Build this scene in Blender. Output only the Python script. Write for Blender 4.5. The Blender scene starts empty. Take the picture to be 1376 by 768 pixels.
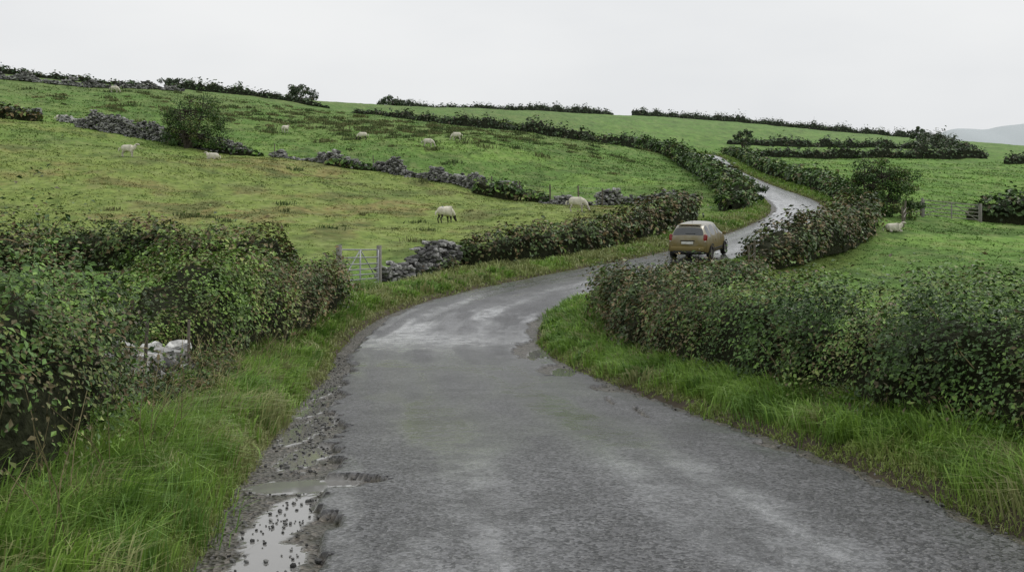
import bpy, math, numpy as np, bmesh
from mathutils import Vector, Matrix
rng = np.random.default_rng(7)
scene = bpy.context.scene

# ------------------------------------------------------------ noise helpers
def _h(ix, iy, iz, seed):
    h = (ix*374761393 + iy*668265263 + iz*1440662683 + seed*974634777) & 0xffffffff
    h = ((h ^ (h >> 13))*1274126177) & 0xffffffff
    h = ((h ^ (h >> 16))*2246822519) & 0xffffffff
    return ((h ^ (h >> 15)) & 0xffffff)/float(0xffffff)
def vn(x, y, z=0.0, seed=0):
    x = np.asarray(x, float); y = np.asarray(y, float)+0*x; z = np.asarray(z, float)+0*x
    x0 = np.floor(x); y0 = np.floor(y); z0 = np.floor(z)
    fx = x-x0; fy = y-y0; fz = z-z0
    fx = fx*fx*(3-2*fx); fy = fy*fy*(3-2*fy); fz = fz*fz*(3-2*fz)
    X = x0.astype(np.int64); Y = y0.astype(np.int64); Z = z0.astype(np.int64)
    def L(dz):
        a = _h(X, Y, Z+dz, seed)*(1-fx)+_h(X+1, Y, Z+dz, seed)*fx
        b = _h(X, Y+1, Z+dz, seed)*(1-fx)+_h(X+1, Y+1, Z+dz, seed)*fx
        return a*(1-fy)+b*fy
    return L(0)*(1-fz)+L(1)*fz
def fbm(x, y, z=0.0, seed=0, o=3):
    s = 0; a = 1; t = 0; f = 1.0
    for i in range(o):
        s = s+a*vn(np.asarray(x)*f, np.asarray(y)*f, np.asarray(z)*f, seed+i*17); t += a; a *= .5; f *= 2.03
    return s/t
def sst(a, b, x):
    t = np.clip((x-a)/(b-a), 0, 1); return t*t*(3-2*t)

# ------------------------------------------------------------ road centre line (world metres)
RC = np.array([
 (3.4,-30,1.6),(2.7,-15,.85),(1.9,-4,.25),(1.5,0,.12),(.91,5.1,0),(.36,8.7,-.25),(-.15,12.5,-.65),(-1.1,19,-1.23),(-1.6,23,-1.4),
 (-1.5,27,-1.33),(-.63,30.4,-1.2),(.95,33.8,-1.05),(4.2,38.4,-.78),(7.84,43.2,-.5),(10.8,48.5,-.25),(13.8,55,.1),(17.2,62,.68),(19.9,69,1.2),(22,78,1.9),
 (23.4,88,2.55),(24.6,99,3.3),(25.9,110,4.1),(28.8,135,6.2),(32.4,160,8.6),(33.2,172,9.8),(31,184,10.8),(25,194,11.9),(14,205,13.5),(0,214,15.5)], float)
def catmull(P, n=40):
    P = np.vstack([2*P[0]-P[1], P, 2*P[-1]-P[-2]]); out = []
    for i in range(1, len(P)-2):
        t = np.linspace(0, 1, n, endpoint=False)[:, None]
        p0, p1, p2, p3 = P[i-1], P[i], P[i+1], P[i+2]
        out.append(.5*((2*p1)+(-p0+p2)*t+(2*p0-5*p1+4*p2-p3)*t**2+(-p0+3*p1-3*p2+p3)*t**3))
    out.append(P[-2][None]); return np.vstack(out)
def resample(P, step):
    d = np.r_[0, np.cumsum(np.linalg.norm(np.diff(P[:, :2], axis=0), axis=1))]
    s = np.arange(0, d[-1], step)
    return np.stack([np.interp(s, d, P[:, k]) for k in range(P.shape[1])], 1), s
R, RS = resample(catmull(RC), .4)
def smooth(A, k):
    ker = np.ones(k)/k; pad = np.pad(A, (k//2, k//2), mode='edge'); return np.convolve(pad, ker, 'valid')[:len(A)]
for k in (0, 1, 2):
    R[:, k][8:-8] = smooth(R[:, k], 9)[8:-8]
RT = np.gradient(R[:, :2], axis=0); RT /= np.linalg.norm(RT, axis=1)[:, None]
RS = np.r_[0, np.cumsum(np.linalg.norm(np.diff(R[:, :2], axis=0), axis=1))]
RN = np.stack([RT[:, 1], -RT[:, 0]], 1)     # points to the right of travel
RW = 1-.17*sst(46, 62, R[:, 1])             # lane narrows beyond the bend
def road_coord(x, y):
    n = len(x); t = np.full(n, 99.); s = np.zeros(n); zr = np.zeros(n)
    cand = np.where((x > -14) & (x < 50) & (y > -45) & (y < 230))[0]
    for a in range(0, len(cand), 20000):
        c = cand[a:a+20000]
        d2 = (x[c, None]-R[None, :, 0])**2+(y[c, None]-R[None, :, 1])**2
        i = np.argmin(d2, 1); dx = x[c]-R[i, 0]; dy = y[c]-R[i, 1]
        along = dx*RT[i, 0]+dy*RT[i, 1]
        tt = dx*RN[i, 0]+dy*RN[i, 1]
        dist = np.sqrt(d2[np.arange(len(c)), i])
        tt = np.where(dist > 9, np.sign(tt+1e-9)*dist, tt)
        t[c] = tt/RW[i]; s[c] = RS[i]+along; zr[c] = np.interp(s[c], RS, R[:, 2])
    return t, s, zr
def road_at(s):
    w = np.interp(s, RS, RW)
    return [np.interp(s, RS, v) for v in (R[:, 0], R[:, 1], R[:, 2])]+[np.interp(s, RS, RN[:, 0])*w, np.interp(s, RS, RN[:, 1])*w]

# ------------------------------------------------------------ terrain heights (control points in metres, estimated from image coordinates at guessed depths)
CP = [(-3.5,8,0.0),(-4,10.5,-.14),(-4.6,15.5,-.5),(-4.8,20,-.78),(-5.2,27,-.92),(-5.2,33,-.97),(-3.7,37,-1.0),
 (-1.9,39,-.7),(3.8,46,-.4),(7.9,51,-.1),(11.2,59,.5),(15.3,68,1.2),(19.7,88,2.6),(22,110,4.2),(24.3,135,6.3),(25,165,9.6),
 (4.3,7.9,-.12),(3.7,11,-.46),(2.9,15.5,-.85),(2.4,20,-1.08),(2.6,25,-1.05),(4.4,31,-1.0),(8.5,37,-.95),(13,44,-.8),(17.5,52,-.25),(22,62,.5),(25.5,70,1.0),
 (28.0,88,2.6),(30.3,110,4.3),(33.3,135,6.3),(37,165,8.8),
 (-4,60,.46),(4.2,64,1.2),(10.5,82,1.5),(.8,85,2.0),(-6.2,95,3.5),(-14.8,100,4.9),(-22.2,105,6.2),(-28.9,108,7.0),(-40,110,8.5),(-48.4,112,10.1),
 (-33.2,85,5.6),(-33.4,65,2.4),(-25.7,50,.8),(-20,55,1.1),(-10.8,50,.6),(-17.5,34,-.4),(-8,30,-.45),(-9.7,22,-.25),(-15,15,0),(-30,30,.2),
 (-62,125,13),(-31,135,11),(-18.9,125,9.4),(-7,125,9.4),(-10,118,8.0),(-22.5,160,14.5),(-21,190,17.5),(1.6,175,13.9),(17,160,10.8),(-66,165,19.7),(-82,160,19.8),
 (.9,105,4.6),(10.4,105,4.3),(16.3,135,7.2),(24.4,190,12.4),(46.6,200,12.6),(31.5,260,22.3),(-78,178,22.2),(-55.6,208,24),(-36.5,205,20.7),
 (15.4,30,-.75),(20,40,-.8),(28,52,-.6),(30.9,60,-.35),(34.3,75,.55),(59.5,130,4.8),(82,180,9.3),(118,230,13.9),(95,260,17.5),(60,80,.4),(45,110,3.4),
 (-97.7,190,26.2),(-71.9,212,25.6),(-42.7,240,25.6),(-8,280,27.6),(36.3,300,27.6),(72.3,310,26.0),(129.6,320,21.6),(169.7,330,18.6),
 (-126,245,23),(-92,280,22),(-55,315,22),(-10,370,25),(47,395,25),(95,410,23),(170,420,18),(225,430,14),
 (0,-60,5),(-60,-40,6),(60,-40,1),(-120,40,17),(-110,95,21),(120,60,0),(150,120,4),(210,200,9),(-60,30,4),(-60,70,6),(-75,110,12.5),
 (0,-20,1.1),(-20,-10,1.2),(20,-10,.6),(22,10,-.1),(30,20,-.5),(-20,5,.6),(8,8,-.15),(9,16,-.5),(10,24,-.8),(-7,8,.05),(-8,13,-.15)]
CP = np.array(CP, float); SC = 60.
def tpsk(r2): return .5*r2*np.log(r2+1e-12)
X0 = CP[:, :2]/SC; n = len(CP)
D2 = ((X0[:, None]-X0[None])**2).sum(-1)
A = np.zeros((n+3, n+3)); A[:n, :n] = tpsk(D2)+np.eye(n)*2e-5
A[:n, n] = 1; A[:n, n+1:] = X0; A[n, :n] = 1; A[n+1:, :n] = X0.T
W = np.linalg.solve(A, np.r_[CP[:, 2], 0, 0, 0])
def tps(x, y):
    out = np.empty(len(x))
    for a in range(0, len(x), 40000):
        px = x[a:a+40000]/SC; py = y[a:a+40000]/SC
        d2 = (px[:, None]-X0[None, :, 0])**2+(py[:, None]-X0[None, :, 1])**2
        out[a:a+40000] = tpsk(d2)@W[:n]+W[n]+W[n+1]*px+W[n+2]*py
    return out
def height(x, y, under=True, full=False):
    x = np.asarray(x, float); y = np.asarray(y, float)
    r = np.hypot(x, y); k = np.minimum(1, 480/np.maximum(r, 1))
    z = tps(x*k, y*k); far = sst(400, 900, r); z = z*(1-far)+(-45)*far
    t, s, zr = road_coord(x, y); at = np.abs(t)
    w = sst(2.6, 6.0, at)
    bump = (fbm(x*.13, y*.13, 0, 3)-.5)*.7*sst(8, 30, at)+(fbm(x*.55, y*.55, 0, 5)-.5)*.28*sst(3, 7, at)+(fbm(x*2.2, y*2.2, 0, 9)-.5)*.12*sst(2.6, 3.4, at)
    zv = zr+.12*sst(2.3, 3.4, at)
    z = zv*(1-w)+z*w+bump
    if under:
        nearL = 1-sst(13, 19, np.abs(y))
        e = np.where(t < 0, 2.2+.3*nearL, 2.1)
        z = z-(.2*(1-sst(e-.1, e+.35, at)))
    return (z, t, s) if full else z
def hz(x, y): return float(height(np.array([x]), np.array([y]), False)[0])

# ------------------------------------------------------------ mesh helpers
def npmesh(name, V, F, mats, col=None, smooth=False, mi=None, attrs=None):
    V = np.asarray(V, np.float32); F = np.asarray(F, np.int32); m, k = F.shape
    me = bpy.data.meshes.new(name)
    me.vertices.add(len(V)); me.vertices.foreach_set('co', V.ravel())
    me.loops.add(m*k); me.loops.foreach_set('vertex_index', F.ravel())
    me.polygons.add(m); me.polygons.foreach_set('loop_start', np.arange(0, m*k, k, dtype=np.int32))
    me.polygons.foreach_set('loop_total', np.full(m, k, np.int32))
    if mi is not None: me.polygons.foreach_set('material_index', np.asarray(mi, np.int32))
    me.polygons.foreach_set('use_smooth', np.full(m, smooth, bool))
    if col is not None:
        a = me.attributes.new('Col', 'FLOAT_COLOR', 'POINT')
        c = np.ones((len(V), 4), np.float32); c[:, :3] = col; a.data.foreach_set('color', c.ravel())
    if attrs:
        for kx, v in attrs.items():
            a = me.attributes.new(kx, 'FLOAT', 'POINT'); a.data.foreach_set('value', np.asarray(v, np.float32))
    me.update(calc_edges=True)
    for mt in mats: me.materials.append(mt)
    ob = bpy.data.objects.new(name, me); scene.collection.objects.link(ob); return ob
class Acc:
    def __init__(s): s.V = []; s.F = []; s.C = []; s.M = []; s.n = 0
    def add(s, V, F, C, m=0):
        V = np.asarray(V, float); F = np.asarray(F, int)
        s.V.append(V); s.F.append(F+s.n); C = np.broadcast_to(np.asarray(C, float), (len(V), 3)); s.C.append(C)
        s.M.append(np.full(len(F), m)); s.n += len(V)
    def tube(s, pts, rad, col, sides=6, m=0, cap=True):
        pts = np.asarray(pts, float); k = len(pts); rad = np.broadcast_to(rad, (k,))
        T = np.gradient(pts, axis=0); T /= np.linalg.norm(T, axis=1)[:, None]+1e-9
        up = np.array([0, 0, 1.]) if abs(T[0][2]) < .9 else np.array([1., 0, 0])
        V = []
        for i in range(k):
            a = np.cross(T[i], up); a /= np.linalg.norm(a)+1e-9; b = np.cross(T[i], a)
            for j in range(sides):
                q = 2*math.pi*j/sides; V.append(pts[i]+rad[i]*(a*math.cos(q)+b*math.sin(q)))
        F = [[i*sides+j, i*sides+(j+1) % sides, (i+1)*sides+(j+1) % sides, (i+1)*sides+j] for i in range(k-1) for j in range(sides)]
        if cap and sides % 2 == 0:
            c = len(V); V.append(pts[-1])
            for j in range(0, sides, 2): F.append([c, (k-1)*sides+j, (k-1)*sides+(j+1) % sides, (k-1)*sides+(j+2) % sides])
        s.add(V, F, col, m)
    def obj(s, name, mats, smooth=False):
        return npmesh(name, np.vstack(s.V), np.vstack(s.F), mats, np.vstack(s.C), smooth, np.concatenate(s.M))

# ------------------------------------------------------------ materials
def newmat(name):
    m = bpy.data.materials.new(name); m.use_nodes = True; nt = m.node_tree; b = nt.nodes['Principled BSDF']; return m, nt, b
def N(nt, t, **k):
    nd = nt.nodes.new(t)
    for a, v in k.items(): setattr(nd, a, v)
    return nd
def attr_mat(name, rough=.5, spec=.5, trans=0., noise=0., nscale=20., bump=0., bscale=40.):
    m, nt, b = newmat(name); L = nt.links
    at = N(nt, 'ShaderNodeAttribute', attribute_name='Col'); src = at.outputs['Color']
    tc = N(nt, 'ShaderNodeTexCoord')
    if noise > 0:
        nz = N(nt, 'ShaderNodeTexNoise'); nz.inputs['Scale'].default_value = nscale; nz.inputs['Detail'].default_value = 5
        L.new(tc.outputs['Object'], nz.inputs['Vector'])
        mr = N(nt, 'ShaderNodeMapRange'); mr.inputs['From Min'].default_value = .3; mr.inputs['From Max'].default_value = .7
        mr.inputs['To Min'].default_value = 1-noise; mr.inputs['To Max'].default_value = 1+noise
        L.new(nz.outputs['Fac'], mr.inputs['Value'])
        vm = N(nt, 'ShaderNodeVectorMath', operation='SCALE'); L.new(src, vm.inputs[0]); L.new(mr.outputs[0], vm.inputs['Scale']); src = vm.outputs[0]
    L.new(src, b.inputs['Base Color']); b.inputs['Roughness'].default_value = rough; b.inputs['Specular IOR Level'].default_value = spec
    if bump > 0:
        n2 = N(nt, 'ShaderNodeTexNoise'); n2.inputs['Scale'].default_value = bscale; n2.inputs['Detail'].default_value = 4
        L.new(tc.outputs['Object'], n2.inputs['Vector'])
        bp = N(nt, 'ShaderNodeBump'); bp.inputs['Strength'].default_value = 1; bp.inputs['Distance'].default_value = bump
        L.new(n2.outputs['Fac'], bp.inputs['Height']); L.new(bp.outputs[0], b.inputs['Normal'])
    if trans > 0:
        tr = N(nt, 'ShaderNodeBsdfTranslucent'); mx = N(nt, 'ShaderNodeMixShader'); mx.inputs[0].default_value = trans
        L.new(src, tr.inputs['Color']); L.new(b.outputs[0], mx.inputs[1]); L.new(tr.outputs[0], mx.inputs[2])
        L.new(mx.outputs[0], nt.nodes['Material Output'].inputs['Surface'])
    return m
M_grass = attr_mat('grass_blades', .5, .3, .25)
M_fgrass = attr_mat('pasture_blades', .8, .1)
M_leaf = attr_mat('hedge_leaves', .48, .28, 0)
M_core = attr_mat('hedge_twigs', .9, .1, 0, .5, 14, .05, 20)
M_ground = attr_mat('pasture', .95, .08, 0, .3, 2.2, .05, 4)
M_stone = attr_mat('lichen_stone', .8, .3, 0, .55, 9, .02, 25)
M_wood = attr_mat('weathered_wood', .8, .2, 0, .35, 30, .004, 60)

def plain(name, c, rough=.5, metal=0., spec=.5):
    m, nt, b = newmat(name)
    nz = N(nt, 'ShaderNodeTexNoise'); nz.inputs['Scale'].default_value = 6; nz.inputs['Detail'].default_value = 4
    tc = N(nt, 'ShaderNodeTexCoord'); nt.links.new(tc.outputs['Object'], nz.inputs['Vector'])
    cr = N(nt, 'ShaderNodeValToRGB'); cr.color_ramp.elements[0].position = .3; cr.color_ramp.elements[1].position = .7
    cr.color_ramp.elements[0].color = (c[0]*.8, c[1]*.8, c[2]*.8, 1); cr.color_ramp.elements[1].color = (min(1, c[0]*1.15), min(1, c[1]*1.15), min(1, c[2]*1.15), 1)
    nt.links.new(nz.outputs['Fac'], cr.inputs[0]); nt.links.new(cr.outputs[0], b.inputs['Base Color'])
    b.inputs['Roughness'].default_value = rough; b.inputs['Metallic'].default_value = metal; b.inputs['Specular IOR Level'].default_value = spec
    return m

# ------------------------------------------------------------ field colours
def mixc(a, b, w): return a*(1-w[:, None])+b*w[:, None]
C = lambda *v: np.array(v, float)[None]
def field_col(x, y):
    n1 = fbm(x*.03, y*.03, 0, 21); n2 = fbm(x*.11, y*.11, 0, 22); n3 = fbm(x*.45, y*.3, 0, 23); n4 = fbm(x*1.6, y*1.2, 0, 29, 3)
    col = mixc(C(.115, .205, .05), C(.165, .27, .062), sst(.38, .62, n2))
    wall_y = np.interp(x, [-60, -40, -22, -6, 5, 14], [113, 110, 105, 95, 84, 80])
    rough = (1-sst(-2, 4, y-wall_y))*sst(36, 44, y)*(1-sst(6, 16, x))
    col = mixc(col, mixc(C(.205, .255, .07), C(.25, .19, .085), sst(.47, .63, n2*.5+n3*.5)), rough*(.35+.5*sst(.35, .6, n1)))
    up = sst(112, 150, y)*(1-sst(5, 25, x))
    col = mixc(col, C(.12, .155, .06), up*.55*sst(.43, .6, n2))
    rt = sst(16, 30, x); col = mixc(col, C(.135, .265, .052), rt*.5)
    col = mixc(col, C(.07, .115, .034), .6*sst(.52, .7, n3))
    col = mixc(col, C(.24, .27, .11), .42*sst(.53, .72, n4))
    col = mixc(col, C(.07, .115, .032), .5*sst(.53, .72, 1-n4))
    far = sst(110, 320, np.hypot(x, y)); col = mixc(col, C(.21, .28, .15), far*.35)  # faint distance haze painted into the far pasture colour
    return col

# ------------------------------------------------------------ terrain mesh
def build_terrain():
    th = np.radians(np.r_[np.arange(-180, -44, 3.), np.arange(-44, 44, .17), np.arange(44, 180, 3.)])
    r = [.5]
    while r[-1] < 380: r.append(r[-1]*1.0105)
    while r[-1] < 6500: r.append(r[-1]*1.06)
    r = np.array(r); na = len(th); nr = len(r)
    TH, RR = np.meshgrid(th, r); x = (np.sin(TH)*RR).ravel(); y = (np.cos(TH)*RR).ravel()
    z, t, s = height(x, y, True, True)
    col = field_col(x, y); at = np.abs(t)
    vg = 1-sst(5, 7, at); n = fbm(x*1.5, y*1.5, 0, 31)
    col = mixc(col, mixc(C(.07, .1, .024), C(.12, .17, .034), n), vg)
    col = mixc(col, C(.075, .062, .045), 1-sst(2.45, 2.8, at))
    i = np.arange(nr-1)[:, None]*na; j = np.arange(na)[None]; j2 = (j+1) % na
    F = np.stack([i+j, i+j2, i+na+j2, i+na+j], -1).reshape(-1, 4)[:, ::-1]
    npmesh('terrain', np.stack([x, y, z], 1), F, [M_ground], col, True)
build_terrain()

# ------------------------------------------------------------ road
def road_material():
    m, nt, b = newmat('wet_asphalt'); L = nt.links
    tc = N(nt, 'ShaderNodeTexCoord'); P = tc.outputs['Object']
    asph = N(nt, 'ShaderNodeAttribute', attribute_name='asph').outputs['Fac']
    wat = N(nt, 'ShaderNodeAttribute', attribute_name='wat').outputs['Fac']
    lat = N(nt, 'ShaderNodeAttribute', attribute_name='wear').outputs['Fac']
    def noise(sc, det=4, rough=.6):
        q = N(nt, 'ShaderNodeTexNoise'); q.inputs['Scale'].default_value = sc; q.inputs['Detail'].default_value = det; q.inputs['Roughness'].default_value = rough
        L.new(P, q.inputs['Vector']); return q.outputs['Fac']
    def ramp(src, p0, c0, p1, c1):
        r = N(nt, 'ShaderNodeValToRGB'); e = r.color_ramp.elements
        e[0].position = p0; e[0].color = (*c0, 1); e[1].position = p1; e[1].color = (*c1, 1); L.new(src, r.inputs[0]); return r.outputs[0]
    def mix(f, a, b_, mode='MIX'):
        q = N(nt, 'ShaderNodeMix', data_type='RGBA', blend_type=mode)
        if hasattr(f, 'links'): L.new(f, q.inputs[0])
        else: q.inputs[0].default_value = f
        for s_, v in ((6, a), (7, b_)):
            if hasattr(v, 'links'): L.new(v, q.inputs[s_])
            else: q.inputs[s_].default_value = (*v, 1)
        return q.outputs[2]
    def math_(op, a, b_):
        q = N(nt, 'ShaderNodeMath', operation=op)
        for i_, v in enumerate((a, b_)):
            if hasattr(v, 'links'): L.new(v, q.inputs[i_])
            else: q.inputs[i_].default_value = v
        return q.outputs[0]
    vo = N(nt, 'ShaderNodeTexVoronoi'); vo.inputs['Scale'].default_value = 40; L.new(P, vo.inputs['Vector'])
    chips = ramp(vo.outputs['Color'], .25, (.006, .0065, .008), .85, (.135, .135, .14))
    big = ramp(noise(1.3, 8, .72), .36, (.45, .45, .46), .64, (1.3, 1.3, 1.31))
    asphc = mix(1, chips, big, 'MULTIPLY')
    speck = ramp(noise(60, 2), .57, (0, 0, 0), .65, (1, 1, 1))
    asphc = mix(math_('MULTIPLY', speck, .6), asphc, (.24, .238, .23))
    # hairline cracks
    vc = N(nt, 'ShaderNodeTexVoronoi', feature='DISTANCE_TO_EDGE'); vc.inputs['Scale'].default_value = .75
    wp = N(nt, 'ShaderNodeVectorMath', operation='MULTIPLY_ADD'); nw = N(nt, 'ShaderNodeTexNoise'); nw.inputs['Scale'].default_value = 2.5; nw.inputs['Detail'].default_value = 5
    L.new(P, nw.inputs['Vector']); L.new(nw.outputs['Color'], wp.inputs[0]); wp.inputs[1].default_value = (.7, .7, .7); L.new(P, wp.inputs[2]); L.new(wp.outputs[0], vc.inputs['Vector'])
    crk = math_('MULTIPLY', ramp(vc.outputs['Distance'], .004, (1, 1, 1), .012, (0, 0, 0)), ramp(noise(.6), .5, (0, 0, 0), .6, (.8, .8, .8)))
    asphc = mix(crk, asphc, (.012, .012, .012))
    v2 = N(nt, 'ShaderNodeTexVoronoi'); v2.inputs['Scale'].default_value = 30; L.new(P, v2.inputs['Vector'])
    gravc = ramp(v2.outputs['Color'], .2, (.03, .026, .02), .9, (.17, .15, .12))
    gravc = mix(ramp(noise(5), .45, (0, 0, 0), .6, (.8, .8, .8)), gravc, (.04, .04, .02))
    colr = mix(asph, gravc, asphc)
    colr = mix(wat, colr, (.22, .215, .205))
    L.new(colr, b.inputs['Base Color'])
    wn = ramp(noise(2.6, 9, .78), .40, (0, 0, 0), .56, (1, 1, 1))
    wet = math_('MULTIPLY', math_('ADD', math_('MULTIPLY', wn, .65), .35), lat)
    wa = math_('MULTIPLY', wet, asph)
    rg = N(nt, 'ShaderNodeMapRange'); rg.inputs['To Min'].default_value = .44; rg.inputs['To Max'].default_value = .2; L.new(wa, rg.inputs['Value'])
    rough = math_('MULTIPLY', rg.outputs[0], math_('SUBTRACT', 1.0, math_('MULTIPLY', wat, .9)))
    L.new(rough, b.inputs['Roughness'])
    hh = math_('ADD', math_('MULTIPLY', vo.outputs['Distance'], .8), math_('MULTIPLY', noise(40), .6))
    hg = math_('MULTIPLY', v2.outputs['Distance'], 2.2)
    hm = mix(asph, hg, hh)
    bp = N(nt, 'ShaderNodeBump'); bp.inputs['Distance'].default_value = .011
    L.new(hm, bp.inputs['Height'])
    st = math_('MULTIPLY', math_('SUBTRACT', 1.0, wat), math_('SUBTRACT', 1.0, math_('MULTIPLY', wa, .96))); L.new(st, bp.inputs['Strength'])
    L.new(bp.outputs[0], b.inputs['Normal'])
    b.inputs['Specular IOR Level'].default_value = .5
    cw = math_('MULTIPLY', wa, .95); L.new(cw, b.inputs['Coat Weight']); b.inputs['Coat Roughness'].default_value = .18; b.inputs['Coat IOR'].default_value = 1.5
    return m
def build_road():
    s = [24.0]
    while s[-1] < RS[-1]-1:
        x, y, z, a, b_ = road_at(s[-1]); d = math.hypot(x, y); s.append(s[-1]+(max(.03, .0042*d) if y > 3 else .2))
    s = np.array(s); t = np.r_[np.arange(-3.0, -1.0, .035), np.arange(-1.0, 1.2, .09), np.arange(1.2, 2.7, .035)]
    S_, T_ = np.meshgrid(s, t, indexing='ij'); S_ = S_.ravel(); T_ = T_.ravel()
    cx, cy, cz, nx, ny = road_at(S_)
    x = cx+nx*T_; y = cy+ny*T_
    nL = (fbm(S_*.9, S_*0, 0, 41)-.5)*.45+(fbm(x*5, y*5, 0, 42)-.5)*.28
    nR = (fbm(S_*.7, S_*0+9, 0, 43)-.5)*.3+(fbm(x*4, y*4, 0, 44)-.5)*.22
    eL = 1.98+nL; eR = 2.02+nR
    bite = np.zeros(len(x))
    for (bx, by, rx, ry) in ((-1.45, 7.5, .5, .28), (-1.35, 6.0, .2, .5), (-2.05, 10.4, .3, .7), (.85, 18.0, .42, 1.3), (.4, 21.8, .42, 1.8), (1.4, 14.7, .3, .6), (2.4, 8.9, .2, .4), (1.5, 11.6, .05, .8), (1.28, 12.9, .05, .5)):
        q = ((x-bx)/rx)**2+((y-by)/ry)**2+(fbm(x*7, y*7, 0, 45)-.5)*1.3
        bite = np.maximum(bite, 1-sst(.8, 1.0, q))
    asph = ((T_ > -eL) & (T_ < eR)).astype(float)*(1-bite)
    crown = -.007*T_**2
    wav = (fbm(x*.4, y*.3, 0, 46, 2)-.5)*.02
    ruts = -.012*(np.exp(-((T_+.85)/.3)**2)+np.exp(-((T_-.85)/.3)**2))
    gr = -.05+(fbm(x*6, y*6, 0, 48)-.5)*.04+(fbm(x*22, y*22, 0, 49, 2)-.5)*.022
    z = cz+crown+wav+np.where(asph > .5, ruts, gr)
    z = np.where(np.abs(T_) > 2.9, z-.12, z); z = np.where(T_ > 2.6, z-.12, z)
    wat = np.zeros(len(x))
    for (bx, by, rx, ry, k) in ((-1.6, 7.55, .45, .28, .5), (-1.5, 6.5, .2, .8, 1.1), (-1.36, 5.4, .22, .6, 1.1), (-1.85, 8.9, .2, .8, 1.1), (-2.22, 10.9, .22, 1.3, 1.1), (-2.55, 13, .18, 1.0, 1), (-2.85, 15.2, .14, 1.0, 1), (.95, 17.8, .26, 1.1, 1.), (.55, 21.2, .25, 1.4, 1.)):
        q = ((x-bx)/rx)**2+((y-by)/ry)**2+(fbm(x*6, y*6, 0, 51)-.5)*k
        wm = (q < .95) & (asph < .5)
        lvl = cz+crown-.046
        wat = np.where(wm, 1, wat); z = np.where(wm, lvl, z)
    n_ = fbm(T_*1.6, S_*.22, 0, 52, 4)
    wear = 1.1*np.exp(-((T_+1.0+.15*np.sin(S_*.15))/.36)**2)+1.0*np.exp(-((T_-.65)/.36)**2)
    wear = wear*(.3+1.1*sst(.4, .56, n_))+.04+.35*sst(.52, .62, fbm(T_*2.2, S_*.5, 0, 55))
    band = np.exp(-((y-18.4+.2*x)/.7)**2)*(T_ < .8)+.7*np.exp(-((y-23.5-.1*x)/1.2)**2)
    wear += .9*band*sst(.35, .5, fbm(x*.9, y*1.1, 0, 54))+.5*sst(12, 20, y)*sst(.42, .58, n_)+.6*sst(26, 50, y)
    wear = np.clip(wear, 0, 1)
    na = len(t); nr = len(s)
    i = np.arange(nr-1)[:, None]*na; j = np.arange(na-1)[None]
    F = np.stack([i+j, i+j+1, i+na+j+1, i+na+j], -1).reshape(-1, 4)
    npmesh('road', np.stack([x, y, z], 1), F, [road_material()], None, True, None, {'asph': asph, 'wat': wat, 'wear': wear})
build_road()

# ------------------------------------------------------------ grass
def blade_mesh(name, x, y, z, Hh, Wd, col, lean, mat, az=None, bend=None):
    n = len(x)
    if az is None: az = rng.uniform(0, 2*np.pi, n)
    la = az+rng.normal(0, .6, n) if bend is None else bend+rng.normal(0, .5, n)
    side = np.stack([np.cos(az), np.sin(az), np.zeros(n)], 1); ld = np.stack([np.cos(la), np.sin(la), np.zeros(n)], 1)
    P = np.stack([x, y, z-.02], 1); up = np.array([0, 0, 1.])
    Hh = Hh[:, None]; Wd = Wd[:, None]; lean = lean[:, None]
    mid = P+up*Hh*.62+ld*Hh*lean*.28; tip = P+up*Hh*(1-.42*np.minimum(lean, 1.6))+ld*Hh*lean
    V = np.stack([P-side*Wd*.5, P+side*Wd*.5, mid-side*Wd*.42, mid+side*Wd*.42, tip-side*Wd*.06, tip+side*Wd*.06], 1).reshape(-1, 3)
    b = np.arange(n)[:, None]*6
    F = np.stack([b+np.array([[0, 1, 3, 2]]), b+np.array([[2, 3, 5, 4]])], 1).reshape(-1, 4)
    cc = np.stack([col*.8, col*.8, col, col, col*1.15, col*1.15], 1).reshape(-1, 3)  # root shade painted into the blade colour, tips paler
    return npmesh(name, V, F, [mat], cc, True)
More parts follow.
